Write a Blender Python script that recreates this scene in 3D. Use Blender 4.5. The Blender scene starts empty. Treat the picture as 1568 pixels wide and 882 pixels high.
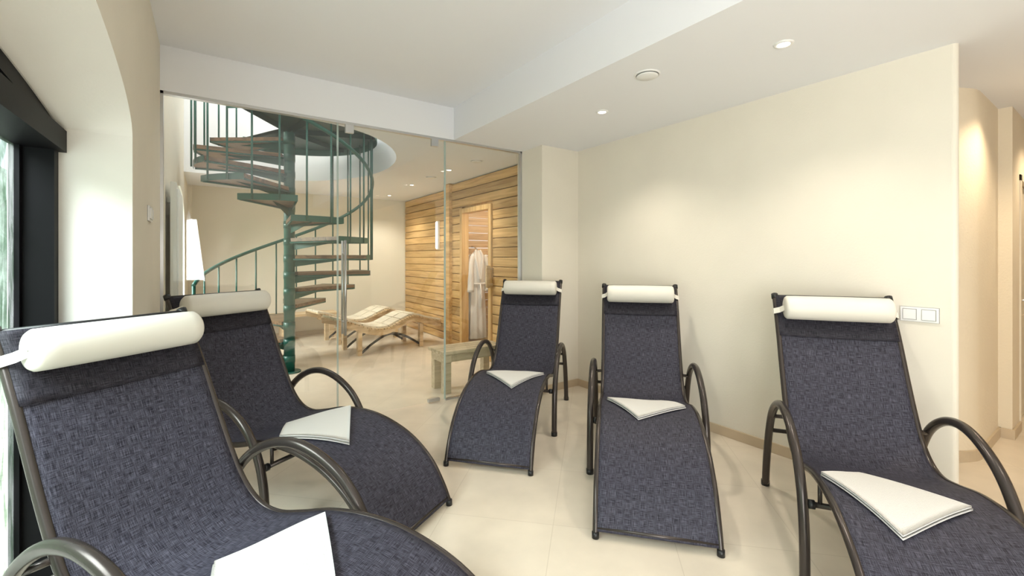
import bpy, math, random
from mathutils import Vector, Matrix
from mathutils import noise as mn
random.seed(4)
scene = bpy.context.scene
try:
    scene.view_settings.view_transform = 'Standard'
    scene.view_settings.exposure = 0.40
except Exception:
    pass

# ------------------------------------------------------------------ materials
def new_mat(name):
    m = bpy.data.materials.new(name); m.use_nodes = True
    nt = m.node_tree; nt.nodes.clear()
    out = nt.nodes.new('ShaderNodeOutputMaterial')
    return m, nt, out

def pbr(name, col, rough=0.5, metal=0.0, noise=0.0, nscale=8.0, bump=0.0, bscale=60.0, spec=0.5):
    m, nt, out = new_mat(name)
    b = nt.nodes.new('ShaderNodeBsdfPrincipled')
    b.inputs['Base Color'].default_value = (*col, 1)
    b.inputs['Roughness'].default_value = rough
    b.inputs['Metallic'].default_value = metal
    b.inputs['Specular IOR Level'].default_value = spec
    nt.links.new(b.outputs[0], out.inputs[0])
    tc = nt.nodes.new('ShaderNodeTexCoord')
    if noise > 0:
        n = nt.nodes.new('ShaderNodeTexNoise'); n.inputs['Scale'].default_value = nscale
        n.inputs['Detail'].default_value = 4
        nt.links.new(tc.outputs['Object'], n.inputs['Vector'])
        r = nt.nodes.new('ShaderNodeMapRange')
        r.inputs['From Min'].default_value = 0.3; r.inputs['From Max'].default_value = 0.7
        r.inputs['To Min'].default_value = 1 - noise; r.inputs['To Max'].default_value = 1.0
        nt.links.new(n.outputs['Fac'], r.inputs['Value'])
        mx = nt.nodes.new('ShaderNodeMix'); mx.data_type = 'RGBA'; mx.blend_type = 'MULTIPLY'
        mx.inputs['Factor'].default_value = 1
        mx.inputs['A'].default_value = (*col, 1)
        nt.links.new(r.outputs[0], mx.inputs['B'])
        nt.links.new(mx.outputs['Result'], b.inputs['Base Color'])
    if bump > 0:
        n2 = nt.nodes.new('ShaderNodeTexNoise'); n2.inputs['Scale'].default_value = bscale
        n2.inputs['Detail'].default_value = 3
        nt.links.new(tc.outputs['Object'], n2.inputs['Vector'])
        bp = nt.nodes.new('ShaderNodeBump'); bp.inputs['Strength'].default_value = bump
        bp.inputs['Distance'].default_value = 0.005
        nt.links.new(n2.outputs['Fac'], bp.inputs['Height'])
        nt.links.new(bp.outputs[0], b.inputs['Normal'])
    return m

def emis(name, col, s):
    m, nt, out = new_mat(name)
    e = nt.nodes.new('ShaderNodeEmission'); e.inputs[0].default_value = (*col, 1); e.inputs[1].default_value = s
    nt.links.new(e.outputs[0], out.inputs[0]); return m

def glass_mat(name, tint, base=0.04):
    m, nt, out = new_mat(name)
    t = nt.nodes.new('ShaderNodeBsdfTransparent'); t.inputs[0].default_value = (*tint, 1)
    g = nt.nodes.new('ShaderNodeBsdfGlossy'); g.inputs['Roughness'].default_value = 0.0
    lw = nt.nodes.new('ShaderNodeLayerWeight'); lw.inputs['Blend'].default_value = 0.5
    p = nt.nodes.new('ShaderNodeMath'); p.operation = 'POWER'; p.inputs[1].default_value = 5
    nt.links.new(lw.outputs['Facing'], p.inputs[0])
    a = nt.nodes.new('ShaderNodeMath'); a.operation = 'MULTIPLY_ADD'; a.inputs[1].default_value = 0.8; a.inputs[2].default_value = base
    nt.links.new(p.outputs[0], a.inputs[0])
    mx = nt.nodes.new('ShaderNodeMixShader')
    nt.links.new(a.outputs[0], mx.inputs[0]); nt.links.new(t.outputs[0], mx.inputs[1]); nt.links.new(g.outputs[0], mx.inputs[2])
    nt.links.new(mx.outputs[0], out.inputs[0]); return m

def textured_glass(name):
    m, nt, out = new_mat(name)
    tc = nt.nodes.new('ShaderNodeTexCoord'); mp = nt.nodes.new('ShaderNodeMapping'); mp.inputs['Scale'].default_value = (1, 20, 4)
    nt.links.new(tc.outputs['Object'], mp.inputs['Vector'])
    n = nt.nodes.new('ShaderNodeTexNoise'); n.inputs['Scale'].default_value = 1.0; n.inputs['Detail'].default_value = 4; n.inputs['Distortion'].default_value = 1.5
    nt.links.new(mp.outputs[0], n.inputs['Vector'])
    cr = nt.nodes.new('ShaderNodeValToRGB'); nt.links.new(n.outputs['Fac'], cr.inputs[0])
    cr.color_ramp.elements[0].position = .38; cr.color_ramp.elements[0].color = (.19, .27, .22, 1)
    cr.color_ramp.elements[1].position = .62; cr.color_ramp.elements[1].color = (.62, .70, .71, 1)
    tl = nt.nodes.new('ShaderNodeBsdfTranslucent'); tr = nt.nodes.new('ShaderNodeBsdfTransparent')
    nt.links.new(cr.outputs[0], tl.inputs[0]); nt.links.new(cr.outputs[0], tr.inputs[0])
    mx = nt.nodes.new('ShaderNodeMixShader'); mx.inputs[0].default_value = 0.86
    nt.links.new(tl.outputs[0], mx.inputs[1]); nt.links.new(tr.outputs[0], mx.inputs[2])
    nt.links.new(mx.outputs[0], out.inputs[0]); return m

def wood_mat(name, c1, c2, axis='Y', rough=0.45, scale=1.0, plank=0.0):
    m, nt, out = new_mat(name)
    b = nt.nodes.new('ShaderNodeBsdfPrincipled'); b.inputs['Roughness'].default_value = rough
    tc = nt.nodes.new('ShaderNodeTexCoord'); mp = nt.nodes.new('ShaderNodeMapping')
    s = {'X': (1.2, 22, 22), 'Y': (22, 1.2, 22), 'Z': (22, 22, 1.2)}[axis]
    mp.inputs['Scale'].default_value = tuple(v * scale for v in s)
    nt.links.new(tc.outputs['Object'], mp.inputs['Vector'])
    n = nt.nodes.new('ShaderNodeTexNoise'); n.inputs['Scale'].default_value = 1.0; n.inputs['Detail'].default_value = 5
    n.inputs['Distortion'].default_value = 0.8
    nt.links.new(mp.outputs[0], n.inputs['Vector'])
    cr = nt.nodes.new('ShaderNodeValToRGB')
    cr.color_ramp.elements[0].position = 0.32; cr.color_ramp.elements[0].color = (*c1, 1)
    cr.color_ramp.elements[1].position = 0.62; cr.color_ramp.elements[1].color = (*c2, 1)
    nt.links.new(n.outputs['Fac'], cr.inputs[0])
    if plank > 0:
        sp = nt.nodes.new('ShaderNodeSeparateXYZ'); nt.links.new(tc.outputs['Object'], sp.inputs[0])
        dv = nt.nodes.new('ShaderNodeMath'); dv.operation = 'DIVIDE'; dv.inputs[1].default_value = plank
        nt.links.new(sp.outputs['Z'], dv.inputs[0])
        fl = nt.nodes.new('ShaderNodeMath'); fl.operation = 'FLOOR'; nt.links.new(dv.outputs[0], fl.inputs[0])
        wn = nt.nodes.new('ShaderNodeTexWhiteNoise'); wn.noise_dimensions = '1D'; nt.links.new(fl.outputs[0], wn.inputs['W'])
        mr = nt.nodes.new('ShaderNodeMapRange'); mr.inputs['To Min'].default_value = 0.80; mr.inputs['To Max'].default_value = 1.12
        nt.links.new(wn.outputs['Value'], mr.inputs['Value'])
        mx = nt.nodes.new('ShaderNodeMix'); mx.data_type = 'RGBA'; mx.blend_type = 'MULTIPLY'; mx.inputs['Factor'].default_value = 1
        nt.links.new(cr.outputs[0], mx.inputs['A']); nt.links.new(mr.outputs[0], mx.inputs['B'])
        nt.links.new(mx.outputs['Result'], b.inputs['Base Color'])
    else:
        nt.links.new(cr.outputs[0], b.inputs['Base Color'])
    nt.links.new(b.outputs[0], out.inputs[0]); return m

def fabric_mat(name, dark, light):
    m, nt, out = new_mat(name)
    b = nt.nodes.new('ShaderNodeBsdfPrincipled'); b.inputs['Roughness'].default_value = 0.6
    b.inputs['Specular IOR Level'].default_value = 0.2
    tc = nt.nodes.new('ShaderNodeTexCoord')
    outs = []
    for sc in ((26, 700, 1), (700, 26, 1)):
        mp = nt.nodes.new('ShaderNodeMapping'); mp.inputs['Scale'].default_value = sc
        nt.links.new(tc.outputs['UV'], mp.inputs['Vector'])
        n = nt.nodes.new('ShaderNodeTexNoise'); n.inputs['Scale'].default_value = 1; n.inputs['Detail'].default_value = 2
        nt.links.new(mp.outputs[0], n.inputs['Vector']); outs.append(n)
    ad = nt.nodes.new('ShaderNodeMath'); ad.operation = 'ADD'
    nt.links.new(outs[0].outputs['Fac'], ad.inputs[0]); nt.links.new(outs[1].outputs['Fac'], ad.inputs[1])
    cr = nt.nodes.new('ShaderNodeValToRGB')
    hf = nt.nodes.new('ShaderNodeMath'); hf.operation = 'MULTIPLY'; hf.inputs[1].default_value = 0.5
    nt.links.new(ad.outputs[0], hf.inputs[0])
    nt.links.new(hf.outputs[0], cr.inputs[0])
    cr.color_ramp.elements[0].position = 0.42; cr.color_ramp.elements[0].color = (*dark, 1)
    cr.color_ramp.elements[1].position = 0.64; cr.color_ramp.elements[1].color = (*light, 1)
    nt.links.new(cr.outputs[0], b.inputs['Base Color'])
    nt.links.new(b.outputs[0], out.inputs[0]); return m

def tile_mat(name):
    m, nt, out = new_mat(name)
    b = nt.nodes.new('ShaderNodeBsdfPrincipled'); b.inputs['Roughness'].default_value = 0.22
    tc = nt.nodes.new('ShaderNodeTexCoord'); mp = nt.nodes.new('ShaderNodeMapping')
    mp.inputs['Rotation'].default_value = (0, 0, math.radians(45)); mp.inputs['Location'].default_value = (0.2, 0.1, 0)
    nt.links.new(tc.outputs['Object'], mp.inputs['Vector'])
    br = nt.nodes.new('ShaderNodeTexBrick'); br.offset = 0.0
    br.inputs['Scale'].default_value = 1.0; br.inputs['Brick Width'].default_value = 0.6; br.inputs['Row Height'].default_value = 0.6
    br.inputs['Mortar Size'].default_value = 0.0022; br.inputs['Mortar Smooth'].default_value = 0.3
    br.inputs['Color1'].default_value = (0.82, 0.73, 0.60, 1); br.inputs['Color2'].default_value = (0.80, 0.705, 0.575, 1)
    br.inputs['Mortar'].default_value = (0.71, 0.62, 0.50, 1)
    nt.links.new(mp.outputs[0], br.inputs['Vector'])
    n = nt.nodes.new('ShaderNodeTexNoise'); n.inputs['Scale'].default_value = 3.0; n.inputs['Detail'].default_value = 7
    nt.links.new(tc.outputs['Object'], n.inputs['Vector'])
    r = nt.nodes.new('ShaderNodeMapRange'); r.inputs['From Min'].default_value = 0.3; r.inputs['From Max'].default_value = 0.7
    r.inputs['To Min'].default_value = 0.88; r.inputs['To Max'].default_value = 1.03
    nt.links.new(n.outputs['Fac'], r.inputs['Value'])
    mx = nt.nodes.new('ShaderNodeMix'); mx.data_type = 'RGBA'; mx.blend_type = 'MULTIPLY'; mx.inputs['Factor'].default_value = 1
    nt.links.new(br.outputs['Color'], mx.inputs['A']); nt.links.new(r.outputs[0], mx.inputs['B'])
    nt.links.new(mx.outputs['Result'], b.inputs['Base Color'])
    nt.links.new(b.outputs[0], out.inputs[0]); return m

M_WALL = pbr('cream_plaster', (0.84, 0.79, 0.685), 0.85, noise=0.03, nscale=3, bump=0.15, bscale=90)
M_WALLW = pbr('light_plaster', (0.88, 0.86, 0.82), 0.85, noise=0.02, nscale=3, bump=0.1, bscale=90)
M_HALL = pbr('warm_rough_plaster', (0.83, 0.73, 0.57), 0.85, noise=0.04, nscale=3, bump=0.5, bscale=60)
M_CEIL = pbr('white_ceiling_paint', (0.88, 0.89, 0.92), 0.9)
M_FLOOR = tile_mat('cream_stone_tiles')
M_BASE = pbr('beige_skirting_tile', (0.62, 0.50, 0.35), 0.4, noise=0.1)
M_FRAME = pbr('bronze_grey_tube', (0.066, 0.055, 0.050), 0.27, 0.5)
M_PLAST = pbr('black_plastic', (0.012, 0.012, 0.013), 0.4)
M_SLING = fabric_mat('blue_grey_sling', (0.009, 0.008, 0.015), (0.122, 0.120, 0.160))
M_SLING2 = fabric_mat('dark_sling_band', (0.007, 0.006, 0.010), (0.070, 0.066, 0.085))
M_PILLOW = pbr('cream_vinyl', (0.81, 0.78, 0.70), 0.45)
M_TOWEL = pbr('white_terry', (0.85, 0.84, 0.81), 0.95, bump=0.8, bscale=350)
M_BLACK = pbr('black_window_frame', (0.004, 0.004, 0.005), 0.5, spec=0.12)
M_STEEL = pbr('brushed_steel', (0.62, 0.63, 0.64), 0.3, 1.0)
M_GLASS = glass_mat('clear_glass', (0.96, 0.98, 0.97), 0.06)
M_GEDGE = pbr('polished_glass_edge', (0.50, 0.62, 0.58), 0.15)
M_TGLASS = textured_glass('rippled_window_glass')
M_GREEN = pbr('green_painted_steel', (0.010, 0.105, 0.082), 0.35, 0.0)
M_GREEND = pbr('dark_green_painted_steel', (0.006, 0.045, 0.042), 0.4, 0.0)
M_TREAD = wood_mat('tread_wood', (0.10, 0.055, 0.026), (0.27, 0.16, 0.085), 'X')
M_SAUNA = wood_mat('sauna_board', (0.50, 0.285, 0.10), (0.76, 0.50, 0.22), 'Y', plank=0.128)
M_SAUNAV = wood_mat('sauna_trim', (0.56, 0.33, 0.12), (0.80, 0.54, 0.25), 'Z')
M_PALE = wood_mat('pale_wood', (0.48, 0.38, 0.24), (0.68, 0.57, 0.40), 'X')
M_LWOOD = wood_mat('lounger_wood', (0.55, 0.38, 0.21), (0.78, 0.60, 0.38), 'X')
M_LPAD = pbr('cream_lounger_pad', (0.80, 0.73, 0.60), 0.8)
M_WHITE = pbr('white_plastic', (0.88, 0.88, 0.87), 0.35)
M_GREY = pbr('grey_vent', (0.30, 0.30, 0.29), 0.5)
M_ROBE = pbr('white_robe_cloth', (0.86, 0.85, 0.84), 0.95, bump=0.4, bscale=200)
M_LAMP = emis('lamp_glow', (1.0, 0.95, 0.85), 14)
M_DOOR = pbr('cream_painted_door', (0.80, 0.72, 0.58), 0.45)
M_DGAP = pbr('door_gap_shade', (0.05, 0.035, 0.025), 0.6)  # near-black colour stands in for shade in the gap around the leaf

# ------------------------------------------------------------------ mesh builder
class MB:
    def __init__(s):
        s.v = []; s.f = []; s.mi = []; s.sm = []; s.mats = []; s.uv = {}
    def mat(s, m):
        if m not in s.mats: s.mats.append(m)
        return s.mats.index(m)
    def face(s, idx, m, smooth=False):
        s.f.append(tuple(idx)); s.mi.append(s.mat(m)); s.sm.append(smooth)
    def poly(s, pts, m, smooth=False):
        b = len(s.v); s.v += [tuple(p) for p in pts]; s.face(range(b, b + len(pts)), m, smooth)
    def box(s, lo, hi, m, M=None):
        x0, y0, z0 = lo; x1, y1, z1 = hi
        P = [(x0, y0, z0), (x1, y0, z0), (x1, y1, z0), (x0, y1, z0), (x0, y0, z1), (x1, y0, z1), (x1, y1, z1), (x0, y1, z1)]
        if M is not None: P = [tuple(M @ Vector(p)) for p in P]
        b = len(s.v); s.v += P
        for q in ((0, 3, 2, 1), (4, 5, 6, 7), (0, 1, 5, 4), (1, 2, 6, 5), (2, 3, 7, 6), (3, 0, 4, 7)):
            s.face([b + i for i in q], m)
    def tube(s, path, r, m, n=12, cap=True, flat=1.0):
        path = [Vector(p) for p in path]
        T = []
        for i in range(len(path)):
            a = path[max(i - 1, 0)]; c = path[min(i + 1, len(path) - 1)]
            T.append((c - a).normalized())
        up = Vector((0, 0, 1)) if abs(T[0].z) < 0.9 else Vector((1, 0, 0))
        N = (up - T[0] * up.dot(T[0])).normalized()
        b0 = len(s.v)
        for i, p in enumerate(path):
            N = (N - T[i] * N.dot(T[i])).normalized()
            B = T[i].cross(N)
            rr = r[i] if isinstance(r, (list, tuple)) else r
            for k in range(n):
                a = 2 * math.pi * k / n
                s.v.append(tuple(p + N * math.cos(a) * rr + B * math.sin(a) * rr * flat))
        for i in range(len(path) - 1):
            for k in range(n):
                a = b0 + i * n + k; c = b0 + i * n + (k + 1) % n
                s.face((a, c, c + n, a + n), m, True)
        if cap:
            s.face([b0 + k for k in range(n)][::-1], m)
            e = b0 + (len(path) - 1) * n
            s.face([e + k for k in range(n)], m)
    def grid(s, G, m, smooth=True, uvf=None):
        b = len(s.v); R = len(G); C = len(G[0])
        for i in range(R):
            for j in range(C):
                s.v.append(tuple(G[i][j]))
                if uvf: s.uv[len(s.v) - 1] = uvf[i][j]
        for i in range(R - 1):
            for j in range(C - 1):
                a = b + i * C + j
                s.face((a, a + 1, a + C + 1, a + C), m, smooth)
    def prism(s, outline, z0, z1, m, smooth=False):
        n = len(outline)
        s.poly([(x, y, z1) for x, y in outline], m)
        s.poly([(x, y, z0) for x, y in outline][::-1], m)
        for i in range(n):
            a = outline[i]; c = outline[(i + 1) % n]
            s.poly([(a[0], a[1], z0), (c[0], c[1], z0), (c[0], c[1], z1), (a[0], a[1], z1)], m)
    def obj(s, name, parent=None, bevel=0, sub=0, M=None, merge=False):
        me = bpy.data.meshes.new(name); me.from_pydata(s.v, [], s.f)
        for m in s.mats: me.materials.append(m)
        for p, mi, sm in zip(me.polygons, s.mi, s.sm):
            p.material_index = mi; p.use_smooth = sm
        if s.uv:
            ul = me.uv_layers.new(name='UVMap')
            for l in me.loops: ul.data[l.index].uv = s.uv.get(l.vertex_index, (0, 0))
        me.update()
        o = bpy.data.objects.new(name, me); scene.collection.objects.link(o)
        if M is not None: o.matrix_world = M
        if parent: o.parent = parent
        if merge:
            w = o.modifiers.new('weld', 'WELD'); w.merge_threshold = 0.0005
        if bevel:
            bv = o.modifiers.new('bevel', 'BEVEL'); bv.width = bevel; bv.segments = 2; bv.limit_method = 'ANGLE'
        if sub:
            sb = o.modifiers.new('sub', 'SUBSURF'); sb.levels = sub; sb.render_levels = sub
        return o

def catmull(pts, k=8):
    P = [Vector(p) for p in pts]; P = [P[0] * 2 - P[1]] + P + [P[-1] * 2 - P[-2]]
    out = []
    for i in range(1, len(P) - 2):
        a, b, c, d = P[i - 1:i + 3]
        for j in range(k):
            t = j / k
            out.append(0.5 * ((2 * b) + (c - a) * t + (2 * a - 5 * b + 4 * c - d) * t * t + (-a + 3 * b - 3 * c + d) * t ** 3))
    out.append(P[-2]); return out

def empty(name, M=None):
    e = bpy.data.objects.new(name, None); scene.collection.objects.link(e); e.empty_display_size = 0.2
    if M is not None: e.matrix_world = M
    return e

# ------------------------------------------------------------------ room dims
XL = -0.281; XR = 3.339; YG = 3.90; ZC = 2.57; ZH = 2.885; XS = 1.996; YB = 8.7; YR = -3.2; ZT = 4.6

mb = MB(); mb.box((-0.66, YR, -0.1), (8, 9, 0), M_FLOOR); mb.obj('floor')

# ---- left wall with arched window openings
def arch_fns(C, A, spring=1.94, rise_in=0.26, rise_out=0.12):
    def fw(y):
        t = min(1, abs((y - C) / A)); return spring + rise_in * math.sqrt(max(0, 1 - t * t))
    def fo(y):
        t = min(1, abs((y - C) / A)); return spring + rise_out * (1 - t * t)
    return C - A, C + A, fw, fo
Y0, Y1, zwall, zwin = arch_fns(1.3, 1.273)
YA0, YA1, zwallA, zwinA = arch_fns(-1.6, 1.2)
XW = -0.51; XO = -0.66; XA = -0.635
def wall_with_arch(name, ya, yb, y0, y1, zt, fw, fo, m, zs=0.0):
    b = MB()
    b.poly([(XL, ya, 0), (XL, y0, 0), (XL, y0, zt), (XL, ya, zt)], m)
    b.poly([(XL, y1, 0), (XL, yb, 0), (XL, yb, zt), (XL, y1, zt)], m)
    N = 48
    ys = [y0 + (y1 - y0) * (0.5 - 0.5 * math.cos(math.pi * i / N)) for i in range(N + 1)]
    for i in range(N):
        a, c = ys[i], ys[i + 1]
        b.poly([(XL, a, fw(a)), (XL, c, fw(c)), (XL, c, zt), (XL, a, zt)], m)
        if zs > 0: b.poly([(XL, a, 0), (XL, c, 0), (XL, c, zs), (XL, a, zs)], m)
    b.grid([[(XL + (XW - XL) * k / 4, y, fw(y) + (fo(y) - fw(y)) * k / 4) for k in range(5)] for y in ys], M_WALLW, True)
    b.grid([[(x, y, fo(y)) for x in (XW, XO)] for y in ys], M_WALLW, True)
    for y in (y0, y1):
        b.poly([(XL, y, zs), (XO, y, zs), (XO, y, fw(y)), (XL, y, fw(y))], M_WALLW)
    if zs > 0: b.poly([(XL, y0, zs), (XL, y1, zs), (XO, y1, zs), (XO, y0, zs)], M_WALLW)
    b.poly([(XO, ya, 0), (XO, y0, 0), (XO, y0, zt), (XO, ya, zt)], m)
    b.poly([(XO, y1, 0), (XO, yb, 0), (XO, yb, zt), (XO, y1, zt)], m)
    for i in range(N):
        a, c = ys[i], ys[i + 1]
        b.poly([(XO, a, fo(a)), (XO, c, fo(c)), (XO, c, zt), (XO, a, zt)], m)
        if zs > 0: b.poly([(XO, a, 0), (XO, c, 0), (XO, c, zs), (XO, a, zs)], m)
    b.obj(name)
wall_with_arch('wall_left', -0.2, YG, Y0, Y1, ZH, zwall, zwin, M_WALL)
wall_with_arch('wall_left_near', YR, -0.2, YA0, YA1, ZH, zwallA, zwinA, M_WALL)
C2, A2 = 6.6, 1.05
_, _, zw2, _ = arch_fns(C2, A2, 1.8, 0.45)
wall_with_arch('wall_left_rear', YG, YB, C2 - A2, C2 + A2, ZT, zw2, zw2, M_WALL, zs=0.75)

def window(name, y0, y1, fz, xa, xb, zs, transom, fr=0.06, gm=None):
    b = MB()
    for y in (y0 + 0.002, y1 - fr - 0.002): b.box((xa, y, zs), (xb, y + fr, fz((y0 if y < (y0 + y1) / 2 else y1)) + 0.0), M_BLACK)
    b.box((xa, y0, zs), (xa + 0.035, y1, zs + 0.07), M_BLACK)
    if transom:
        b.box((xa, y0 + 0.002, transom - 0.09), (xb + 0.025, y1 - 0.002, transom), M_BLACK)
    mid = (y0 + y1) / 2
    ztop = transom - 0.09 if transom else fz(mid)
    b.box((xa, mid - 0.04, zs), (xa + 0.06, mid + 0.04, ztop), M_BLACK)
    for yy in (y0 + fr, y1 - fr - 0.03, mid - 0.09, mid + 0.04):
        b.box((xa, yy, zs + 0.07), (xa + 0.03, yy + 0.03, ztop), M_BLACK)
    N = 32; ys = [y0 + (y1 - y0) * i / N for i in range(N + 1)]
    for i in range(N):
        a, c = ys[i], ys[i + 1]
        for x in (xa, xb):
            b.poly([(x, a, fz(a) - fr), (x, c, fz(c) - fr), (x, c, fz(c)), (x, a, fz(a))], M_BLACK)
        b.poly([(xa, a, fz(a) - fr), (xa, c, fz(c) - fr), (xb, c, fz(c) - fr), (xb, a, fz(a) - fr)], M_BLACK)
    gx = xa + 0.015
    b.grid([[(gx, y, zs + 0.03), (gx, y, fz(y) - 0.02)] for y in ys], gm or M_GLASS, False)
    b.obj(name)
window('window_1', Y0, Y1, zwin, XA, XW - 0.005, 0.0, 1.93, gm=M_TGLASS)
window('window_2', C2 - A2, C2 + A2, zw2, -0.60, -0.54, 0.75, None, 0.05)
window('added_fill_window', YA0, YA1, zwinA, XA, XW - 0.005, 0.0, 1.93)  # invented window behind the camera, added to let fill light into the room

# ---- ceiling
b = MB()
b.poly([(XL - 0.4, YR, ZH), (XS, YR, ZH), (XS, YG, ZH), (XL - 0.4, YG, ZH)], M_CEIL)
b.poly([(XS, YR, ZC), (XS, YG, ZC), (XS, YG, ZH), (XS, YR, ZH)], M_CEIL)
b.poly([(XL, YG, ZC), (XS, YG, ZC), (XS, YG, ZH), (XL, YG, ZH)], M_CEIL)
b.poly([(XS, YR, ZC), (8, YR, ZC), (8, YG, ZC), (XS, YG, ZC)], M_CEIL)
HY0, HY1, HC = 4.02, 7.4, 0.7
R0 = (HY1 - HY0) / 2; HCY = (HY0 + HY1) / 2
def xh(y): return HC + 1.22 * math.sqrt(max(0, 1 - ((y - HCY) / R0) ** 2))
b.poly([(XL, YG, ZC), (3.5, YG, ZC), (3.5, HY0, ZC), (XL, HY0, ZC)], M_CEIL)
b.poly([(XL, HY1, ZC), (3.5, HY1, ZC), (3.5, YB, ZC), (XL, YB, ZC)], M_CEIL)
N = 40; ys = [HCY - R0 * math.cos(math.pi * i / N) for i in range(N + 1)]
for i in range(N):
    a, c = ys[i], ys[i + 1]
    b.poly([(xh(a), a, ZC), (3.5, a, ZC), (3.5, c, ZC), (xh(c), c, ZC)], M_CEIL)
b.grid([[(xh(y), y, ZC), (xh(y), y, ZT)] for y in ys], M_CEIL, True)
for y in (HY0, HY1):
    b.poly([(XL, y, ZC), (HC, y, ZC), (HC, y, ZT), (XL, y, ZT)], M_CEIL)
b.poly([(XL - 0.45, HY0 - 0.15, ZT), (3, HY0 - 0.15, ZT), (3, HY1 + 1.4, ZT), (XL - 0.45, HY1 + 1.4, ZT)], M_CEIL)
b.obj('ceiling')

# ---- right wall, pilaster, back wall
b = MB(); t = 0.05; r = 0.024
out = [(XR, 3.553)]
out += [(XR + r - r * math.cos(a), 0.58 + r - r * math.sin(a)) for a in [math.pi / 2 * i / 6 for i in range(7)]]
out += [(XR + t - r + r * math.sin(a), 0.58 + r - r * math.cos(a)) for a in [math.pi / 2 * i / 6 for i in range(0, 7)]]
out += [(XR + t, 3.553)]
b.prism(out, 0, ZC, M_WALL); b.obj('wall_right')
b = MB(); b.box((2.834, 3.553, 0), (XR + 0.1, 3.99, ZC), M_WALL); b.obj('wall_right_pilaster')
b = MB(); b.box((XL - 0.4, YB, 0), (3.6, YB + 0.1, ZC + 0.05), M_WALL); b.obj('wall_back')
b = MB(); b.box((XL - 0.45, YR - 0.1, 0), (8, YR, ZH), M_WALL); b.obj('wall_front')
b = MB(); b.box((XR, YR, 0), (XR + 0.1, -0.95, ZC), M_WALL); b.box((XR + 0.1, -1.05, 0), (8, -0.95, ZC), M_HALL); b.obj('wall_hall_south')

# ---- hall wall with rounded corner
arc = [(4.45 - 0.34 * math.cos(a), 1.0 - 0.34 * math.sin(a)) for a in [math.pi / 2 * i / 16 for i in range(17)]]
plan = [(4.11, 1.7)] + arc + [(5.1, 0.66)]
b = MB()
b.grid([[(x, y, 0), (x, y, ZC)] for x, y in plan], M_HALL, True)
b.box((5.1, 0.585, 0), (5.418, 0.75, ZC), M_HALL)
b.poly([(3.35, 1.7, 0), (4.2, 1.7, 0), (4.2, 1.7, ZC), (3.35, 1.7, ZC)], M_HALL)
b.obj('wall_hall')
b = MB(); b.box((5.418, 0.585, 2.082), (6.352, 0.75, ZC), M_HALL); b.obj('wall_hall_lintel')
b = MB(); b.box((6.352, 0.585, 0), (8, 0.75, ZC), M_HALL); b.obj('wall_hall_far')
b = MB(); b.box((8, -1, 0), (8.1, 0.75, ZC), M_HALL); b.obj('wall_hall_end')
b = MB()
b.box((5.42, 0.575, 0), (5.47, 0.70, 2.08), M_DOOR); b.box((6.30, 0.575, 0), (6.35, 0.70, 2.08), M_DOOR); b.box((5.42, 0.575, 2.03), (6.35, 0.70, 2.08), M_DOOR)
b.box((5.47, 0.665, 0.0), (6.30, 0.69, 2.03), M_DGAP)
b.box((5.485, 0.62, 0.005), (6.285, 0.66, 2.02), M_DOOR)
b.box((5.56, 0.612, 0.2), (6.21, 0.62, 0.9), M_DOOR); b.box((5.56, 0.612, 1.1), (6.21, 0.62, 1.9), M_DOOR)
b.tube([(5.55, 0.62, 1.05), (5.55, 0.56, 1.05), (5.68, 0.56, 1.05)], 0.01, M_STEEL)
b.obj('door_1', bevel=0.004)

# baseboards
b = MB(); h = 0.075
b.box((XR - 0.012, 0.60, 0), (XR, 3.553, h), M_BASE); b.obj('baseboard_right', bevel=0.003)
b = MB(); b.box((2.822, 3.541, 0), (XR - 0.012, 3.553, h), M_BASE); b.box((2.822, 3.541, 0), (2.834, 3.88, h), M_BASE); b.obj('baseboard_pilaster')
b = MB(); b.box((XL, YB - 0.012, 0), (3.3, YB, h), M_BASE); b.obj('baseboard_back')
b = MB(); b.box((XL, Y1, 0), (XL + 0.012, YG - 0.03, h), M_BASE); b.obj('baseboard_left')
b = MB()
off = list(plan[1:])
inn = [(4.45 - 0.355 * math.cos(a), 1.0 - 0.355 * math.sin(a)) for a in [math.pi / 2 * i / 16 for i in range(17)]] + [(5.1, 0.645)]
b.grid([[(x, y, 0), (x, y, h), (X, Y, h)] for (x, y), (X, Y) in zip(inn, off)], M_BASE, False)
b.box((5.085, 0.57, 0), (5.42, 0.584, h), M_BASE); b.box((5.085, 0.584, 0), (5.099, 0.655, h), M_BASE)
b.obj('baseboard_hall')

# ---- glass partition
GP = empty('glass_partition', Matrix.Identity(4))
for i, (a, c) in enumerate([(XL + 0.012, 0.90), (0.910, 1.906), (1.916, 2.825)]):
    b = MB(); b.box((a, YG + 0.02, 0.012), (c, YG + 0.03, ZC - 0.015), M_GLASS); b.obj('glass_panel_%d' % (i + 1), GP)
b = MB()
for x in (0.899, 0.907, 1.904, 1.914): b.box((x - 0.0022, YG + 0.0195, 0.012), (x + 0.0022, YG + 0.0305, ZC - 0.015), M_GEDGE)
b.obj('glass_edges', GP)
b = MB()
b.box((XL, YG + 0.005, 0), (XL + 0.018, YG + 0.045, ZC), M_STEEL); b.box((2.815, YG + 0.005, 0), (2.834, YG + 0.045, ZC), M_STEEL)
b.box((XL, YG + 0.005, ZC - 0.02), (2.834, YG + 0.045, ZC), M_STEEL); b.box((XL, YG + 0.01, 0), (0.9, YG + 0.04, 0.018), M_STEEL)
b.box((1.914, YG + 0.01, 0), (2.834, YG + 0.04, 0.018), M_STEEL)
b.obj('channel', GP)
b = MB()
for x in (1.0, 1.80):
    b.box((x - 0.035, YG + 0.008, ZC - 0.09), (x + 0.035, YG + 0.042, ZC - 0.005), M_STEEL)
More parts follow.
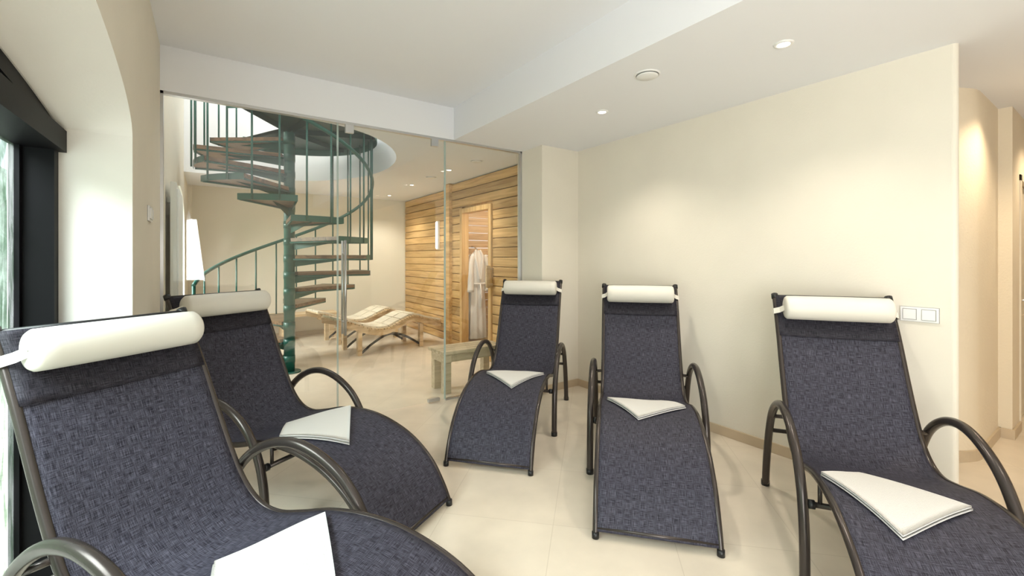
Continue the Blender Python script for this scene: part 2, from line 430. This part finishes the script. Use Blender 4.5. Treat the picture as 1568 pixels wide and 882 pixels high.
b.box((1.80 - 0.07, YG + 0.008, 0.01), (1.80 + 0.05, YG + 0.042, 0.04), M_STEEL)
b.obj('patch_fittings', GP, bevel=0.004)
b = MB()
for s in (-1, 1):
    y = YG + 0.025 + s * 0.05
    b.tube([(0.955, y, 0.74), (0.955, y, 1.55)], 0.011, M_STEEL)
    for z in (0.85, 1.44): b.tube([(0.955, YG + 0.025, z), (0.955, y, z)], 0.008, M_STEEL)
b.obj('door_handle', GP)

# ------------------------------------------------------------------ lounge chairs
prof_ctrl = [(0, 0.0, 0.015), (0, 0.045, 0.11), (0, 0.13, 0.235), (0, 0.27, 0.345), (0, 0.45, 0.415), (0, 0.62, 0.44), (0, 0.80, 0.43),
             (0, 0.96, 0.392), (0, 1.08, 0.372), (0, 1.18, 0.395), (0, 1.27, 0.47), (0, 1.35, 0.60), (0, 1.43, 0.76), (0, 1.51, 0.93), (0, 1.585, 1.07), (0, 1.635, 1.155)]
prof = catmull(prof_ctrl, 6)
def prof_z(s):
    for p, q in zip(prof[:-1], prof[1:]):
        if p.y <= s <= q.y:
            t = (s - p.y) / max(1e-6, q.y - p.y); return p.z + (q.z - p.z) * t
    return prof[-1].z
HW = 0.29
def lounge_chair(fx, fy, tx, ty):
    ang = math.atan2(-tx, ty)
    M = Matrix.Translation((fx, fy, 0)) @ Matrix.Rotation(ang, 4, 'Z')
    E = empty('lounge_chair', M)
    b = MB()
    for sgn in (-1, 1):
        rail = [Vector((sgn * HW, p.y, p.z)) for p in prof]
        b.tube(rail, 0.015, M_FRAME, 12)
        hp = [(0.66, 0.0), (0.662, 0.12), (0.675, 0.26), (0.72, 0.40), (0.81, 0.52), (0.94, 0.60), (1.08, 0.63), (1.22, 0.60), (1.35, 0.51), (1.44, 0.37), (1.51, 0.19), (1.555, 0.0)]
        xo = sgn * 0.355
        path = catmull([(xo, y, z) for y, z in hp], 6)
        b.tube(path, 0.021, M_FRAME, 14)
        for y in (0.66, 1.555): b.tube([(xo, y, 0.0), (xo, y, 0.03)], 0.024, M_PLAST, 12)
        b.tube([(sgn * HW, 0.0, 0.0), (sgn * HW, 0.002, 0.03)], 0.018, M_PLAST, 12)
        b.tube([(sgn * (HW + 0.0), 0.70, 0.335), (xo, 0.70, 0.335)], 0.011, M_FRAME, 10)
        b.tube([(sgn * HW, 0.70, 0.335), (sgn * HW, 0.70, prof_z(0.70))], 0.009, M_FRAME, 8)
        b.tube([(sgn * (HW + 0.02), 0.70, 0.335), (sgn * (HW + 0.045), 0.70, 0.335)], 0.019, M_PLAST, 12)
        b.tube([(sgn * HW, 1.30, prof_z(1.30)), (xo, 1.36, 0.49)], 0.011, M_FRAME, 10)
        p = prof[-1]; q = prof[-3]; d = (p - q).normalized()
        b.tube([Vector((sgn * HW, p.y, p.z)) - d * 0.01, Vector((sgn * HW, p.y, p.z)) + d * 0.02], 0.019, M_PLAST, 12)
    b.tube([(-0.355, 0.70, 0.335), (0.355, 0.70, 0.335)], 0.012, M_FRAME, 12)
    b.tube([(-0.355, 1.43, 0.385), (0.355, 1.43, 0.385)], 0.012, M_FRAME, 12)
    b.tube([(-HW, 0.012, 0.045), (HW, 0.012, 0.045)], 0.011, M_FRAME, 12)
    p = prof[-1]
    b.tube([(-HW, p.y, p.z), (HW, p.y, p.z)], 0.014, M_PLAST, 12)
    b.obj('frame', E)
    P = prof[1:]
    L = [0.0]
    for i in range(1, len(P)): L.append(L[-1] + (P[i] - P[i - 1]).length)
    G = []; U = []; NX = 14
    for i, q in enumerate(P):
        row = []; ur = []
        a = P[max(i - 1, 0)]; c = P[min(i + 1, len(P) - 1)]; T = (c - a).normalized(); Nn = Vector((0, -T.z, T.y))
        endf = min(1, L[i] / 0.15, (L[-1] - L[i]) / 0.15)
        for j in range(NX + 1):
            x = -HW + 2 * HW * j / NX
            sag = -0.016 * endf * (1 - (x / HW) ** 2)
            pt = q + Nn * (0.010 + sag); row.append((x, pt.y, pt.z)); ur.append((x, L[i]))
        G.append(row); U.append(ur)
    b = MB(); b.grid(G, M_SLING, True, U)
    o = b.obj('sling', E); sd = o.modifiers.new('solid', 'SOLIDIFY'); sd.thickness = 0.003; sd.offset = 0
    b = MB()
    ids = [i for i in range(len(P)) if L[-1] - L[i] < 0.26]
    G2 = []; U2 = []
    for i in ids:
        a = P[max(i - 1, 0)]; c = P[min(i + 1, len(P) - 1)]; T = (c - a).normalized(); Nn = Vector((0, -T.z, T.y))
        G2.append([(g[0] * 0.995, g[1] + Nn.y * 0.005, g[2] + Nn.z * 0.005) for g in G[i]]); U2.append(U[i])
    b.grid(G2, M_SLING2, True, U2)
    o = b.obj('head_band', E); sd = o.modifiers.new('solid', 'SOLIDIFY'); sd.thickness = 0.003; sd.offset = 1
    b = MB()
    p = prof[-1]; T = (prof[-1] - prof[-8]).normalized(); Nn = Vector((0, -T.z, T.y))
    cen = p - T * 0.105 + Nn * 0.078
    R = 0.070; hl = 0.262
    xs = [(-hl, 0.003), (-hl, 0.05), (-hl + 0.004, 0.061), (-hl + 0.014, R * 0.985), (-hl + 0.05, R), (0, R * 1.01), (hl - 0.05, R), (hl - 0.014, R * 0.985), (hl - 0.004, 0.061), (hl, 0.05), (hl, 0.003)]
    K = 28; G = []
    for x, r in xs:
        G.append([(x, cen.y + r * math.cos(2 * math.pi * k / K), cen.z + r * math.sin(2 * math.pi * k / K)) for k in range(K + 1)])
    b.grid(G, M_PILLOW, True)
    for sgn in (-1, 1):
        G = []
        for x, f in ((sgn * (hl - 0.005), 0.0), (sgn * (HW - 0.01), 0.55), (sgn * (HW + 0.018), 0.85), (sgn * (HW + 0.02), 1.3)):
            c0 = cen - Nn * 0.07 * f
            G.append([tuple(c0 + Vector((x, 0, 0)) + T * 0.018), tuple(c0 + Vector((x, 0, 0)) - T * 0.018)])
        b.grid(G, M_PILLOW, False)
    b.obj('headrest_bolster', E)
    return M

def towel(M, c):
    def bil(u, v):
        x = (1 - u) * (1 - v) * c[0][0] + u * (1 - v) * c[1][0] + u * v * c[2][0] + (1 - u) * v * c[3][0]
        y = (1 - u) * (1 - v) * c[0][1] + u * (1 - v) * c[1][1] + u * v * c[2][1] + (1 - u) * v * c[3][1]
        return x, y
    b = MB(); n = 18
    def surf(x, y, h):
        return (x, y, prof_z(y) + 0.012 - 0.014 * (1 - (x / HW) ** 2) + h)
    for lay in range(2):
        z0 = 0.005 + lay * 0.0105; z1 = z0 + 0.0102
        k = 0.007 * lay
        u0, u1, v0, v1 = k * 0.3, 1 - k * 2.0, k * 0.5, 1 - k * 0.5
        def row(zf):
            G = []
            for i in range(n + 1):
                r = []
                for j in range(n + 1):
                    uu = u0 + (u1 - u0) * i / n; vv = v0 + (v1 - v0) * j / n
                    x, y = bil(uu, vv)
                    e = min(i, j, n - i, n - j)
                    zz = zf + 0.0015 * math.sin(6 * uu + 4 * vv) - (0.0030 if (e == 0 and zf == z1) else 0)
                    r.append(surf(x, y, max(zz, 0.003)))
                G.append(r)
            return G
        top = row(z1); bot = row(z0)
        b.grid(top, M_TOWEL, True); b.grid([r[::-1] for r in bot], M_TOWEL, True)
        b.grid([[bot[0][j], top[0][j]] for j in range(n + 1)], M_TOWEL, True)
        b.grid([[top[n][j], bot[n][j]] for j in range(n + 1)], M_TOWEL, True)
        b.grid([[top[i][0], bot[i][0]] for i in range(n + 1)], M_TOWEL, True)
        b.grid([[bot[i][n], top[i][n]] for i in range(n + 1)], M_TOWEL, True)
    b.obj('folded_towel', M=M, merge=True)

def nrm(x, y):
    l = math.hypot(x, y); return x / l, y / l
chairs = [
    ((0.625, 0.945), nrm(-0.585, 0.811), [(0.24, 0.795), (-0.03, 1.01), (-0.27, 0.72), (-0.08, 0.45)]),
    ((0.87, 2.10), nrm(-0.505, 0.863), [(0.0, 0.97), (-0.25, 0.70), (-0.06, 0.40), (0.27, 0.72)]),
    ((1.51, 2.47), nrm(0.740, 0.672), [(-0.21, 0.69), (0.01, 0.92), (0.26, 0.76), (0.06, 0.44)]),
    ((1.784, 1.35), nrm(0.744, 0.669), [(-0.25, 0.80), (0.13, 0.97), (0.24, 0.72), (-0.06, 0.50)]),
    ((1.750, 0.160), nrm(0.823, 0.569), [(-0.28, 0.73), (-0.10, 0.86), (0.18, 0.63), (-0.12, 0.40)]),
]
for (f, t, tw) in chairs:
    M = lounge_chair(f[0], f[1], t[0], t[1]); towel(M, tw)

# ------------------------------------------------------------------ spiral staircase
SC = Vector((0.81, 5.97, 0)); RS = 0.95; RISE = 0.205
ST = empty('spiral_staircase', Matrix.Identity(4))
b = MB(); b.tube([(SC.x, SC.y, 0), (SC.x, SC.y, 4.2)], 0.062, M_GREEN, 24); b.tube([(SC.x, SC.y, 0), (SC.x, SC.y, 0.015)], 0.13, M_GREEN, 24); b.obj('centre_pole', ST)
bt = MB(); bs = MB(); bb = MB()
def pol(r, a, z): return (SC.x + r * math.cos(a), SC.y + r * math.sin(a), z)
NSTEP = 14
for k in range(NSTEP):
    z = RISE * (k + 1); ac = math.radians(160 - 30 * k); hw = math.radians(17)
    out = []
    for i in range(7):
        a = ac - hw + 2 * hw * i / 6; out.append((SC.x + RS * math.cos(a), SC.y + RS * math.sin(a)))
    ai = 0.7
    out.append((SC.x + 0.10 * math.cos(ac + ai), SC.y + 0.10 * math.sin(ac + ai)))
    out.append((SC.x + 0.10 * math.cos(ac - ai), SC.y + 0.10 * math.sin(ac - ai)))
    bt.prism(out, z - 0.042, z, M_TREAD)
    for sg in (1, -1):
        p0 = pol(0.07, ac + sg * ai, z - 0.054); p1 = pol(RS - 0.005, ac + sg * (hw - 0.012), z - 0.054)
        bs.tube([p0, p1], 0.011, M_GREEN, 6)
    rim = [pol(RS + 0.008, ac - hw + 2 * hw * i / 6, z - 0.03) for i in range(7)]
    bs.grid([[(p[0], p[1], p[2] - 0.032), (p[0], p[1], p[2] + 0.034)] for p in rim], M_GREEN, True)
    bs.tube([(SC.x, SC.y, z - 0.085), (SC.x, SC.y, z - 0.0)], 0.066, M_GREEN, 20)
    d = Vector((math.cos(ac), math.sin(ac), 0)); q = Vector((-d.y, d.x, 0)) * 0.004
    base = SC + Vector((0, 0, z - 0.042))
    for sg in (1, -1):
        bs.poly([tuple(base + q * sg), tuple(base + d * 0.75 + q * sg), tuple(base + q * sg - Vector((0, 0, 0.11)))], M_GREEN)
    for da in (-8, 7):
        a = ac + math.radians(da)
        top = z + 0.95 + RISE * (-da / 30)
        if 4 <= k <= 8: top = 2.98
        bb.tube([pol(RS + 0.02, a, z - 0.06), pol(RS + 0.02, a, top)], 0.010, M_GREEN, 8)
hel = []
for i in range(0, 14 * 6 + 1):
    kk = i / 6 - 0.35
    if RISE * (kk + 1) + 0.95 > 4.2: break
    hel.append(pol(RS + 0.02, math.radians(160 - 30 * kk), RISE * (kk + 1) + 0.95))
bb.tube(hel, 0.021, M_GREEN, 12)
bb.tube([hel[0], (hel[0][0], hel[0][1], 0.0)], 0.014, M_GREEN, 10)
bt.obj('treads', ST); bs.obj('tread_brackets', ST); bb.obj('balustrade', ST)
out = [(SC.x, SC.y)]
for i in range(41):
    a = math.radians(115 - 245 * i / 40); out.append((SC.x + 1.03 * math.cos(a), SC.y + 1.03 * math.sin(a)))
b = MB(); zl = RISE * 15 - 0.10
N = len(out)
for i in range(1, N - 1):
    for z in (zl, zl + 0.04): b.poly([(*out[0], z), (*out[i], z), (*out[i + 1], z)], M_GREEND)
    b.poly([(*out[i], zl - 0.09), (*out[i + 1], zl - 0.09), (*out[i + 1], zl + 0.06), (*out[i], zl + 0.06)], M_GREEN)
for a in (100, 40, -20, -80, -125):
    a = math.radians(a); d = Vector((math.cos(a), math.sin(a), 0)); q = Vector((-d.y, d.x, 0)) * 0.02
    p0 = SC + Vector((0, 0, zl - 0.05))
    for sg in (1, -1): b.poly([tuple(p0 + q * sg), tuple(p0 + d * 1.02 + q * sg), tuple(p0 + d * 1.02 + q * sg + Vector((0, 0, .05))), tuple(p0 + q * sg + Vector((0, 0, .05)))], M_GREEND)
b.obj('landing_plate', ST)

# ------------------------------------------------------------------ sauna cabin
SA = empty('sauna_cabin', Matrix.Identity(4))
b = MB(); bh = 0.128; n = 20
DY0, DY1, DZ = 5.09, 5.84, 2.07
for i in range(n):
    z0 = i * bh + 0.004; z1 = min((i + 1) * bh - 0.004, ZC)
    if z0 < DZ:
        b.box((3.15, 4.0, z0), (3.20, DY0 - 0.05, z1), M_SAUNA); b.box((3.15, DY1 + 0.05, z0), (3.20, 6.25, z1), M_SAUNA)
    else:
        b.box((3.15, 4.0, z0), (3.20, 6.25, z1), M_SAUNA)
    b.box((3.33, 6.25, z0), (3.38, YB, z1), M_SAUNA)
b.obj('log_boards', SA, bevel=0.010)
b = MB()
b.box((3.19, 4.0, 0), (3.215, DY0 - 0.02, ZC), M_SAUNAV); b.box((3.19, DY1 + 0.02, 0), (3.215, 6.25, ZC), M_SAUNAV); b.box((3.19, 4.0, DZ + 0.02), (3.215, 6.25, ZC), M_SAUNAV)
b.box((3.37, 6.2, 0), (3.40, YB, ZC), M_SAUNAV)
b.box((3.10, 6.22, 0), (3.36, 6.34, ZC), M_SAUNA)
b.box((3.12, DY0 - 0.07, 0), (3.24, DY0, DZ + 0.07), M_SAUNAV); b.box((3.12, DY1, 0), (3.24, DY1 + 0.07, DZ + 0.07), M_SAUNAV)
b.box((3.12, DY0, DZ), (3.24, DY1, DZ + 0.07), M_SAUNAV)
b.obj('door_frame_and_corner_post', SA, bevel=0.004)
b = MB()
for i in range(20):
    z0 = i * 0.12 + 0.003; z1 = z0 + 0.114
    b.box((3.24, 6.10, z0), (4.7, 6.14, z1), M_LWOOD); b.box((4.66, 4.6, z0), (4.7, 6.1, z1), M_LWOOD)
b.box((3.24, 4.56, 0), (4.7, 4.6, 2.4), M_SAUNA); b.box((3.22, 4.56, 2.4), (4.7, 6.14, 2.44), M_SAUNA)
b.box((3.9, 4.65, 0.85), (4.6, 6.05, 0.9), M_LWOOD); b.box((3.5, 4.65, 0.42), (3.9, 5.3, 0.46), M_LWOOD)
b.obj('cabin_interior', SA)
b = MB(); b.box((3.05, 5.0, 1.0), (3.10, 5.04, 1.3), M_LWOOD); b.box((3.10, 5.0, 1.03), (3.15, 5.04, 1.06), M_LWOOD); b.box((3.10, 5.0, 1.24), (3.15, 5.04, 1.27), M_LWOOD)
b.obj('pull_handle', SA, bevel=0.005)
b = MB(); b.box((3.29, 7.05, 1.55), (3.33, 7.12, 2.05), M_WHITE); b.box((3.28, 7.06, 1.57), (3.29, 7.11, 2.03), emis('tube_glow', (1, .95, .85), 5)); b.obj('wall_light', bevel=0.003)

# ---- bathrobe
b = MB(); K = 40; cx, cy = 3.44, 5.93
rows = [(1.52, .03, .02, 0), (1.50, .06, .035, .1), (1.44, .12, .05, .2), (1.36, .155, .065, .4), (1.2, .15, .07, .7), (1.0, .135, .07, 1), (.85, .13, .07, 1), (.6, .145, .08, 1.2), (.35, .155, .085, 1.3), (.16, .16, .09, 1.3), (.155, .15, .08, 1.3), (.3, .13, .07, 1)]
G = []
for z, rx, ry, w in rows:
    G.append([(cx + (rx + .012 * w * math.sin(7 * a + 1)) * math.cos(a), cy + (ry + .012 * w * math.sin(9 * a + z * 1.5)) * math.sin(a), z) for a in [2 * math.pi * k / K for k in range(K + 1)]])
b.grid(G, M_ROBE, True)
for sg in (-1, 1):
    p = catmull([(cx + sg * .10, cy - .03, 1.44), (cx + sg * .15, cy - .045, 1.3), (cx + sg * .165, cy - .06, 1.1), (cx + sg * .165, cy - .065, .88)], 5)
    b.tube(p, [0.045 + 0.018 * i / (len(p) - 1) for i in range(len(p))], M_ROBE, 14)
for sg in (-1, 1):
    b.tube(catmull([(cx + sg * .035, cy - .02, 1.52), (cx + sg * .06, cy - .06, 1.42), (cx + sg * .035, cy - .085, 1.25), (cx + .005, cy - .09, 1.05)], 5), 0.02, M_ROBE, 10)
b.tube([(cx + .15 * math.cos(a), cy + .09 * math.sin(a), 1.0) for a in [2 * math.pi * k / 24 for k in range(25)]], 0.014, M_ROBE, 8, cap=False)
b.tube([(cx, cy - .09, 1.0), (cx + .02, cy - .10, .8), (cx + .015, cy - .10, .65)], 0.014, M_ROBE, 8)
b.tube([(cx, 6.1, 1.58), (cx, 5.98, 1.56), (cx, 5.93, 1.53)], 0.008, M_STEEL, 8)
b.obj('bathrobe')

# ---- slatted bench behind the glass
b = MB()
bx0, bx1, by0, by1, bz = 1.95, 2.70, 4.06, 4.42, 0.44
for i in range(4):
    y = by0 + i * 0.094; b.box((bx0, y, bz - 0.035), (bx1, y + 0.078, bz), M_PALE)
for x in (bx0 + 0.03, bx1 - 0.11):
    b.box((x, by0 + 0.015, bz - 0.125), (x + 0.08, by1 - 0.015, bz - 0.036), M_PALE)
    for y in (by0 + 0.02, by1 - 0.10): b.box((x, y, 0), (x + 0.08, y + 0.08, bz - 0.126), M_PALE)
b.box((bx0 + 0.11, by0 + 0.03, bz - 0.12), (bx1 - 0.11, by0 + 0.06, bz - 0.04), M_PALE)
b.box((bx0 + 0.11, by1 - 0.06, bz - 0.12), (bx1 - 0.11, by1 - 0.03, bz - 0.04), M_PALE)
b.obj('slatted_bench', bevel=0.004)

# ---- wooden wave loungers
def wood_lounger(x, y, ang):
    M = Matrix.Translation((x, y, 0)) @ Matrix.Rotation(ang, 4, 'Z')
    b = MB()
    pts = catmull([(-0.85, 0, 0.52), (-0.65, 0, 0.47), (-0.35, 0, 0.36), (-0.1, 0, 0.34), (0.15, 0, 0.43), (0.35, 0, 0.49), (0.6, 0, 0.42), (0.85, 0, 0.36)], 5)
    for sy in (-0.27, 0.27):
        for p, q in zip(pts[:-1], pts[1:]):
            b.poly([(p.x, sy - .02, p.z), (q.x, sy - .02, q.z), (q.x, sy - .02, q.z - .08), (p.x, sy - .02, p.z - .08)], M_LWOOD)
            b.poly([(p.x, sy + .02, p.z), (q.x, sy + .02, q.z), (q.x, sy + .02, q.z - .08), (p.x, sy + .02, p.z - .08)], M_LWOOD)
            b.poly([(p.x, sy - .02, p.z - .08), (q.x, sy - .02, q.z - .08), (q.x, sy + .02, q.z - .08), (p.x, sy + .02, p.z - .08)], M_LWOOD)
        b.tube(catmull([(-0.5, sy, 0.02), (-0.3, sy, 0.16), (-0.05, sy, 0.26), (0.2, sy, 0.2), (0.5, sy, 0.02)], 5), 0.018, M_FRAME, 8)
        for lx in (-0.55, 0.45): b.box((lx, sy - .03, 0), (lx + .06, sy + .03, 0.37), M_LWOOD)
    for i in range(0, len(pts) - 1, 1):
        p = pts[i]; q = pts[i + 1]; t = (q - p).normalized(); nn = Vector((-t.z, 0, t.x)); e = q - t * (q - p).length * 0.25
        for (s0, s1, o0, o1, mm) in ((-0.31, 0.31, 0.0, 0.02, M_LWOOD), (-0.26, -0.01, 0.021, 0.045, M_LPAD), (0.01, 0.26, 0.021, 0.045, M_LPAD)):
            if mm is M_LPAD and (i % 4 == 3): ee = q - t * (q - p).length * 0.3
            elif mm is M_LPAD: ee = q
            else: ee = e
            P = [tuple(Vector((v.x, sy, v.z)) + nn * oo) for sy in (s0, s1) for v, oo in ((p, o0), (ee, o0), (ee, o1), (p, o1))]
            k = len(b.v); b.v += P
            for f in ((0, 1, 2, 3), (7, 6, 5, 4), (0, 4, 5, 1), (1, 5, 6, 2), (2, 6, 7, 3), (3, 7, 4, 0)): b.face([k + j for j in f], mm)
    b.obj('wooden_lounger', M=M)
wood_lounger(2.25, 6.75, math.radians(8)); wood_lounger(2.2, 7.75, math.radians(8))
b = MB()
for i in range(4): b.box((0.2, 8.18 + i * 0.11, 0.40), (1.9, 8.28 + i * 0.11, 0.44), M_LWOOD)
for x in (0.25, 1.0, 1.75): b.box((x, 8.2, 0), (x + 0.08, 8.6, 0.39), M_LWOOD)
b.obj('wooden_bench', bevel=0.004)
b = MB(); b.box((XL + 0.03, 4.35, 0.45), (XL + 0.07, 5.0, 2.0), M_WHITE)
for i in range(12): b.tube([(XL + 0.075, 4.39 + i * 0.052, 0.5), (XL + 0.075, 4.39 + i * 0.052, 1.95)], 0.012, M_WHITE, 8)
for z in (0.6, 1.85): b.box((XL, 4.5, z), (XL + 0.03, 4.56, z + .05), M_WHITE); b.box((XL, 4.8, z), (XL + 0.03, 4.86, z + .05), M_WHITE)
b.obj('wall_radiator', bevel=0.003)

# ------------------------------------------------------------------ fittings
def switch_plate(face, yc, zc, nn):
    b = MB(); w = 0.082; sx = 1 if face == XL else -1
    for i in range(nn):
        y0 = yc - nn * w / 2 + i * w
        xs = sorted((face, face + sx * 0.010)); b.box((xs[0], y0, zc - w / 2), (xs[1], y0 + w, zc + w / 2), M_WHITE)
        xs = sorted((face + sx * 0.010, face + sx * 0.016)); b.box((xs[0], y0 + 0.013, zc - w / 2 + 0.013), (xs[1], y0 + w - 0.013, zc + w / 2 - 0.013), M_WHITE)
        xs = sorted((face + sx * 0.0098, face + sx * 0.0106)); b.box((xs[0], y0 + 0.010, zc - w / 2 + 0.010), (xs[1], y0 + w - 0.010, zc + w / 2 - 0.010), M_GREY)
    xs = sorted((face, face + sx * 0.002)); b.box((xs[0], yc - nn * w / 2 - 0.002, zc - w / 2 - 0.002), (xs[1], yc + nn * w / 2 + 0.002, zc + w / 2 + 0.002), M_GREY)
    b.obj('light_switch')
switch_plate(XR, 0.735, 1.077, 2)
switch_plate(XL, 3.22, 1.65, 2)

def disc(b, x, y, z, r0, r1, m, n=32):
    for k in range(n):
        a = 2 * math.pi * k / n; c = 2 * math.pi * (k + 1) / n
        b.poly([(x + r0 * math.cos(a), y + r0 * math.sin(a), z), (x + r1 * math.cos(a), y + r1 * math.sin(a), z), (x + r1 * math.cos(c), y + r1 * math.sin(c), z), (x + r0 * math.cos(c), y + r0 * math.sin(c), z)], m)
def downlight(x, y, z=ZC, e=14, col=(1, 0.91, 0.78)):
    b = MB()
    prof_ = [(0.030, z - 0.002), (0.034, z - 0.008), (0.048, z - 0.006), (0.050, z)]
    G = [[(x + r * math.cos(2 * math.pi * k / 28), y + r * math.sin(2 * math.pi * k / 28), zz) for k in range(29)] for r, zz in prof_]
    b.grid(G, M_WHITE, True); disc(b, x, y, z - 0.003, 0.001, 0.031, M_LAMP, 24)
    b.obj('recessed_downlight')
    l = bpy.data.lights.new('downlight_beam', 'SPOT'); l.energy = e; l.spot_size = math.radians(125); l.spot_blend = 0.9
    l.shadow_soft_size = 0.04; l.color = col
    o = bpy.data.objects.new('downlight_beam', l); scene.collection.objects.link(o); o.location = (x, y, z - 0.03)
downlight(2.581, 1.125, e=28); downlight(2.586, 2.473, e=36); downlight(2.58, -0.3, e=24)
for p in [(2.62, 5.26), (2.67, 6.68), (2.77, 8.03)]: downlight(*p, e=52)
downlight(4.35, 0.35, e=36, col=(1, .80, .56)); downlight(5.6, 0.2, e=36, col=(1, .80, .56))
def vent(x, y, z=ZC, r=0.08):
    b = MB()
    pr = [(r * 0.86, z - 0.001), (r * 0.9, z - 0.008), (r, z - 0.006), (r * 1.02, z)]
    b.grid([[(x + q * math.cos(2 * math.pi * k / 32), y + q * math.sin(2 * math.pi * k / 32), zz) for k in range(33)] for q, zz in pr], M_WHITE, True)
    disc(b, x, y, z - 0.0015, r * 0.6, r * 0.88, M_GREY)
    pr = [(0.001, z - 0.018), (r * .76, z - 0.018), (r * .84, z - 0.014), (r * .84, z - 0.010), (r * .3, z - 0.002)]
    b.grid([[(x + q * math.cos(2 * math.pi * k / 32), y + q * math.sin(2 * math.pi * k / 32), zz) for k in range(33)] for q, zz in pr], M_WHITE, True)
    b.obj('ceiling_vent')
for p in [(2.298, 1.808), (2.65, 4.58), (2.64, 5.87)]: vent(*p)

# ------------------------------------------------------------------ outside
def foliage_mat():
    m, nt, out = new_mat('foliage')
    b = nt.nodes.new('ShaderNodeBsdfPrincipled'); b.inputs['Roughness'].default_value = 0.7
    tc = nt.nodes.new('ShaderNodeTexCoord'); n = nt.nodes.new('ShaderNodeTexNoise'); n.inputs['Scale'].default_value = 3; n.inputs['Detail'].default_value = 6
    nt.links.new(tc.outputs['Object'], n.inputs['Vector'])
    cr = nt.nodes.new('ShaderNodeValToRGB'); nt.links.new(n.outputs['Fac'], cr.inputs[0])
    cr.color_ramp.elements[0].position = .35; cr.color_ramp.elements[0].color = (.08, .20, .07, 1)
    cr.color_ramp.elements[1].position = .65; cr.color_ramp.elements[1].color = (.42, .64, .42, 1)
    nt.links.new(cr.outputs[0], b.inputs['Base Color']); nt.links.new(b.outputs[0], out.inputs[0]); return m
MF = foliage_mat()
b = MB()
nx, nz = 60, 24
G = []
for j in range(nz + 1):
    row = []
    for i in range(nx + 1):
        y = -4 + 20 * i / nx; z = 3.2 * j / nz
        d = mn.noise(Vector((y * 1.6, z * 1.6, 0))) * 0.35 + mn.noise(Vector((y * 5, z * 5, 3))) * 0.12
        row.append((-3.4 + d, y, z))
    G.append(row)
b.grid(G, MF, True)
b.grid([[(-3.4, -4 + 20 * i / nx, 3.2), (-5, -4 + 20 * i / nx, 2.8)] for i in range(nx + 1)], MF, True)
b.obj('hedge')
b = MB(); b.box((-8, -6, -0.15), (-0.66, 18, -0.05), pbr('garden_gravel', (.55, .53, .48), .9, noise=.3, nscale=20)); b.obj('garden_ground')

# ------------------------------------------------------------------ lights
w = bpy.data.worlds.new('sky'); scene.world = w; w.use_nodes = True
bg = w.node_tree.nodes['Background']; bg.inputs[0].default_value = (0.9, 0.95, 1.0, 1); bg.inputs[1].default_value = 1.3
def area(name, loc, target, sx, sy, e, col=(1, 1, 1)):
    l = bpy.data.lights.new(name, 'AREA'); l.shape = 'RECTANGLE'; l.size = sx; l.size_y = sy; l.energy = e; l.color = col
    o = bpy.data.objects.new(name, l); scene.collection.objects.link(o); o.location = loc
    o.rotation_euler = (Vector(target) - Vector(loc)).to_track_quat('-Z', 'Y').to_euler(); return o
area('near_fill_light', (-0.95, -1.6, 1.2), (1.0, 0.6, 1.7), 2.3, 1.9, 125, (1, .985, .98))  # added fill lamp outside the invented window behind the camera
area('daylight_left_window', (-1.9, 1.0, 3.4), (0.9, 1.6, 0.4), 3.0, 2.0, 800, (1, .945, .965))
area('stairwell_fill_light', (0.7, 5.7, 4.5), (0.7, 5.7, 0), 1.8, 2.8, 45, (1, .98, .94))  # added lamp hidden under the shaft roof to brighten the back room
area('daylight_rear_left_window', (-1.4, 6.6, 2.6), (1.5, 6.6, 0.8), 2.0, 1.6, 220, (1, .98, .95))
l = bpy.data.lights.new('sauna_lamp', 'POINT'); l.energy = 13; l.color = (1, .86, .66); l.shadow_soft_size = .08
o = bpy.data.objects.new('sauna_lamp', l); scene.collection.objects.link(o); o.location = (3.9, 5.2, 2.1)

# ------------------------------------------------------------------ camera
cam = bpy.data.cameras.new('camera'); cam.sensor_width = 36; cam.lens = 36 * 671 / 1568; cam.shift_y = -46 / 1568; cam.clip_start = 0.02
co = bpy.data.objects.new('camera', cam); scene.collection.objects.link(co)
co.location = (0, 0, 1.4); co.rotation_euler = (math.radians(90), 0, math.radians(-34.66))
scene.camera = co
